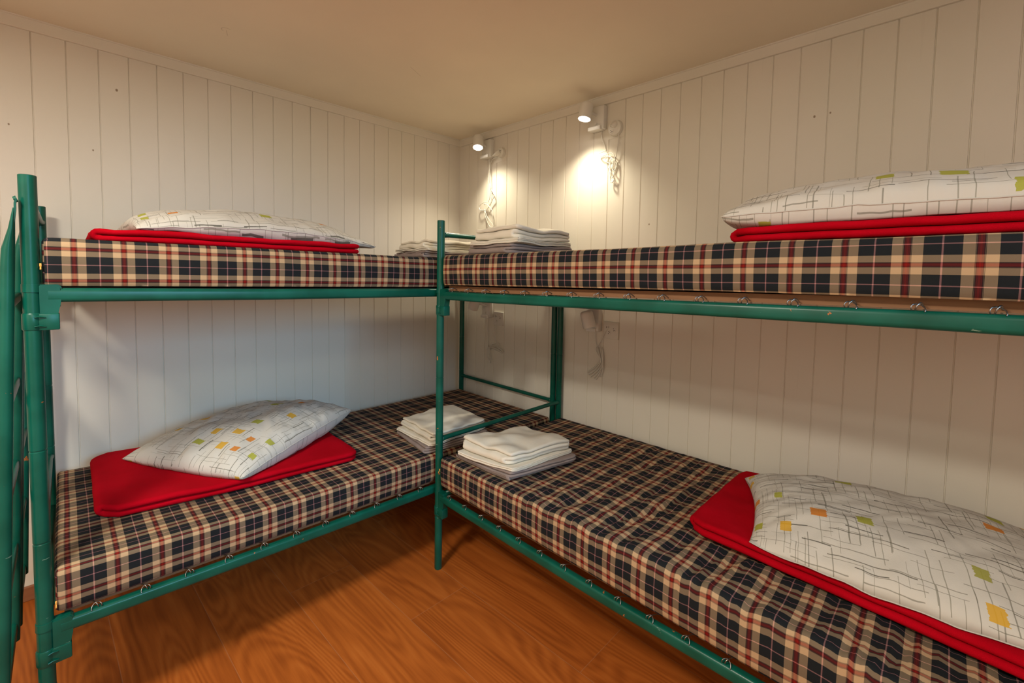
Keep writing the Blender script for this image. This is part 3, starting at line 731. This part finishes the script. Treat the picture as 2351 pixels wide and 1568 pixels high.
# ------------------------------------------------------------------ wall spot lamps, their cords, and the sockets
CORD = {
'BU': [[(1.201,2.09),(1.201,2.073),(1.206,2.047),(1.219,2.018),(1.23,1.978)],[(1.289,2.09),(1.304,2.066),(1.308,2.017),(1.302,1.976),(1.294,1.939),(1.286,1.919)],
 [(1.231,1.977),(1.202,1.974),(1.192,1.967),(1.216,1.953),(1.247,1.963),(1.279,1.955),(1.293,1.923),(1.268,1.906),(1.236,1.922),(1.229,1.936),(1.254,1.946),(1.287,1.919),(1.297,1.88),(1.289,1.868),(1.276,1.878),(1.284,1.919),(1.268,1.933),(1.25,1.898),(1.273,1.856),(1.268,1.835),(1.283,1.836),(1.292,1.859),(1.3,1.906),(1.268,1.927),(1.265,1.825),(1.275,1.81),(1.284,1.812),(1.29,1.832)]],
'AU': [[(0.40,2.083),(0.382,2.081),(0.352,2.072),(0.327,2.024),(0.321,1.956),(0.337,1.891),(0.38,1.841),(0.358,1.805),(0.317,1.76),(0.285,1.749)],[(0.328,2.095),(0.328,2.079),(0.337,1.988),(0.34,1.849),(0.318,1.802)],
 [(0.318,1.802),(0.271,1.799),(0.233,1.778),(0.255,1.751),(0.309,1.754),(0.287,1.791),(0.319,1.781),(0.361,1.742),(0.373,1.693),(0.379,1.637),(0.343,1.639),(0.299,1.712),(0.288,1.755),(0.32,1.703),(0.374,1.637),(0.364,1.59),(0.336,1.60),(0.316,1.683),(0.299,1.74)]],
'BL': [[(1.197,1.04),(1.197,1.028),(1.199,.98),(1.207,.941)],[(1.28,1.05),(1.262,1.03),(1.245,.99),(1.222,.955),(1.211,.942)],[(1.207,.941),(1.207,.92),(1.237,.876),(1.21,.835),(1.155,.792)],[(1.215,.939),(1.223,.922),(1.242,.871),(1.219,.831),(1.163,.779)],
 [(1.223,.941),(1.235,.918),(1.247,.872),(1.227,.824),(1.179,.773)],[(1.235,.94),(1.247,.911),(1.253,.873),(1.239,.826),(1.195,.767)],[(1.24,.937),(1.25,.908),(1.253,.866),(1.242,.82),(1.209,.762)],
 [(1.243,.934),(1.253,.909),(1.256,.861),(1.254,.819),(1.238,.783)],[(1.216,.937),(1.221,.916),(1.236,.879),(1.205,.838),(1.16,.803)],[(1.227,.938),(1.24,.91),(1.25,.867),(1.235,.834),(1.173,.769)],[(1.207,.938),(1.225,.947),(1.243,.936)]],
'AL': [[(.328,1.03),(.328,1.016),(.333,.931),(.341,.881),(.335,.829)],[(.408,1.0),(.412,.906),(.416,.86)],[(.335,.829),(.333,.795),(.334,.767),(.365,.717)],[(.345,.827),(.348,.79),(.356,.764),(.362,.731)],
 [(.42,.861),(.381,.849),(.357,.819),(.363,.772),(.374,.74)],[(.349,.811),(.389,.817),(.428,.812),(.472,.798)],[(.353,.818),(.397,.827),(.446,.82),(.479,.802)],[(.364,.833),(.413,.846),(.447,.837),(.495,.811)],
 [(.386,.85),(.425,.865),(.444,.857),(.425,.841),(.396,.841)],[(.349,.804),(.399,.823),(.438,.817),(.481,.806),(.485,.817),(.447,.825),(.408,.836)]]}
def spot_lamp(label, yb0, yb1, zb0, zb1, mouth, d, key, lit, bx=0.0, plug=None):
    root = empty('wall_spotlight', (0, (yb0+yb1)/2, (zb0+zb1)/2)); tag(root, label, 'wall lamp', 'white wall spotlights')
    bm = bmesh.new(); box(bm, (0.001+bx, yb0, zb0), (0.036+bx, yb1, zb1), 0.003); obj('base', bm, M_LAMP, root, sharp=30)
    bm = bmesh.new(); box(bm, (0.001+bx, yb0-0.001, zb0-0.004), (0.050+bx, yb1-0.012, zb0+0.016), 0.003)
    tube(bm, [(0.035+bx, (yb0+yb1)/2, zb0+0.03), (0.043+bx, (yb0+yb1)/2, zb0+0.03)], [0.007, 0.005], 14)
    obj('switch_housing', bm, M_LAMP, root, sharp=30)
    m_ = Vector(mouth); d = Vector(d).normalized(); Lh = 0.088; r = 0.034
    x, y = frame(d); bm = bmesh.new()
    prof = [(0.000, 0.0315), (0.0, r), (0.004, r), (Lh-0.016, r), (Lh-0.006, r-0.004), (Lh, r-0.012), (Lh+0.001, 0.0001)]
    inner = [(0.0, 0.0315), (0.012, 0.0305)]
    rings = []
    for t, rr in list(reversed(inner[1:])) + prof:
        rings.append([bm.verts.new(m_ - d*t + x*rr*math.cos(a) + y*rr*math.sin(a)) for a in [2*PI*k/36 for k in range(36)]])
    for A, B in zip(rings, rings[1:]):
        for k in range(36): bm.faces.new((A[k], A[(k+1) % 36], B[(k+1) % 36], B[k]))
    bm.faces.new(rings[-1])
    sh = obj('lamp_shade', bm, M_LAMP, root, sharp=40)
    mid = m_ - d*(Lh*0.55); hub = Vector((0.030+bx, (yb0+yb1)/2, (zb0+zb1)/2 + 0.015))
    bm = bmesh.new(); s_ = (hub-mid).normalized()
    tube(bm, [mid + s_*0.028, mid + s_*0.036, hub], [0.010, 0.007, 0.007], 12); obj('swivel_arm', bm, M_LAMP, root, sharp=40)
    bm = bmesh.new(); o_ = m_ - d*0.006
    vs = [[bm.verts.new(o_ + d*hh + x*rr*math.cos(a) + y*rr*math.sin(a)) for a in [2*PI*k/28 for k in range(28)]] for rr, hh in ((0.0300, -0.002), (0.0296, 0.001), (0.020, 0.003), (0.008, 0.004))]
    for A, B in zip(vs, vs[1:]):
        for k in range(28): bm.faces.new((A[k], A[(k+1) % 28], B[(k+1) % 28], B[k]))
    bm.faces.new(vs[-1]); bm.faces.new(vs[0])
    obj('bulb', bm, M_GLOW if lit else M_BULB, root)
    bm = bmesh.new()
    for i, pl in enumerate(CORD[key]):
        n = len(pl)
        pts = [(0.006 + 0.0022*(i % 4) + (0.010*abs(math.sin(j*1.9+i)) if n > 8 else 0.008*math.sin(PI*j/max(1, n-1))), a, b) for j, (a, b) in enumerate(pl)]
        tube(bm, catmull(pts, 5), 0.0024, 7)
    obj('cord', bm, M_PLAST, root)
    if plug:
        bm = bmesh.new(); p = Vector(plug[0]); e = Vector(plug[1])
        tube(bm, [p, p+(e-p)*0.35, p+(e-p)*0.75, e], [0.0165, 0.0155, 0.008, 0.0035], 16)
        obj('plug', bm, M_PLAST, root, sharp=50)
    if lit:
        l = bpy.data.lights.new('spot_beam', 'SPOT'); l.energy = lit; l.color = (1.0, 0.91, 0.68)
        l.spot_size = math.radians(124); l.spot_blend = 1.0; l.shadow_soft_size = 0.026
        lo = bpy.data.objects.new('spot_beam', l); C.objects.link(lo); lo.location = m_ + d*0.012
        lo.rotation_euler = d.to_track_quat('-Z', 'Y').to_euler()
    return root
spot_lamp('lit white wall spotlight above the upper right bunk', 1.140, 1.228, 2.092, 2.212, (0.118, 1.165, 2.130), (0.20, -0.05, -1), 'BU', 31,
          plug=((0.024, 1.290, 2.100), (0.048, 1.283, 2.090)))
spot_lamp('lit white wall spotlight high in the corner above the upper left bunk', 0.275, 0.362, 2.090, 2.205, (0.118, 0.330, 2.136), (0.27, 0.25, -1), 'AU', 29,
          plug=((0.022, 0.436, 2.108), (0.050, 0.398, 2.084)))
spot_lamp('unlit white wall spotlight above the lower right bunk', 1.162, 1.232, 1.028, 1.150, (0.100, 1.222, 1.055), (-0.12, 0.26, -1), 'BL', 0)
spot_lamp('unlit white wall spotlight in the corner above the lower left bunk', 0.300, 0.375, 1.028, 1.155, (0.105, 0.285, 1.085), (0.02, -0.42, -1), 'AL', 0)

def outlet_face(bm, hb, y, z, x, r=0.013, ang=0):
    tube(bm, [(x, y, z), (x+0.002, y, z)], [r, r*0.96], 18)
    for a in (0.0, 2.5, 3.8):
        yy, zz = y + 0.0055*math.cos(a+ang), z + 0.0055*math.sin(a+ang)
        hb.append(((x+0.0018, yy, zz), (x+0.0026, yy, zz)))
def socket(label, y0, y1, z0, z1, round_=False, centers=(), patch=None):
    root = empty('wall_socket', (0, (y0+y1)/2, (z0+z1)/2)); tag(root, label, 'wall socket', 'white wall sockets')
    bm = bmesh.new(); holes = []
    if round_:
        yc, zc = (y0+y1)/2, (z0+z1)/2; r = (z1-z0)/2
        tube(bm, [(0.002, yc, zc), (0.010, yc, zc), (0.022, yc, zc), (0.026, yc, zc)], [r, r, r*0.93, r*0.75], 28); X0 = 0.0255
    else:
        box(bm, (0.001, y0, z0), (0.011, y1, z1), 0.003); X0 = 0.0105
    obj('socket_plate', bm, M_PLAST, root, sharp=35)
    bm = bmesh.new()
    for k, (y, z) in enumerate(centers): outlet_face(bm, holes, y, z, X0, ang=k*2.1)
    obj('outlet', bm, M_PLAST, root, sharp=40)
    for a, b in holes:
        bm = bmesh.new(); tube(bm, [a, b], 0.0021, 8); obj('pin_hole', bm, M_HOLE, root, smooth=False)
    return root

def patch(name, y0, y1, z0, z1):
    """short square-cut piece of board around a socket, a thin shadow gap at its edges"""
    bm = bmesh.new(); box(bm, (-0.001, y0, z0), (0.0012, y1, z1), 0.0005); o = obj(name, bm, M_WALL, smooth=False); o['kind'] = 'structure'
patch('trim_3', 1.2395, 1.3335, 2.038, TRZ); patch('trim_4', 0.3845, 0.4785, 2.052, TRZ)
socket('round white socket beside the lit lamp above the upper right bunk', 1.245, 1.325, 2.045, 2.125, True, ((1.272, 2.098), (1.270, 2.068)))
socket('white socket beside the lit corner lamp above the upper left bunk', 0.405, 0.470, 2.075, 2.140, True, ((0.445, 2.115),))
socket('square white socket beside the unlit lamp above the lower right bunk', 1.246, 1.336, 0.992, 1.084, False, ((1.272, 1.055), (1.312, 1.044), (1.282, 1.026)))
socket('square white socket beside the unlit corner lamp above the lower left bunk', 0.386, 0.478, 0.980, 1.070, False, ((0.412, 1.040), (0.450, 1.034), (0.420, 1.008)))
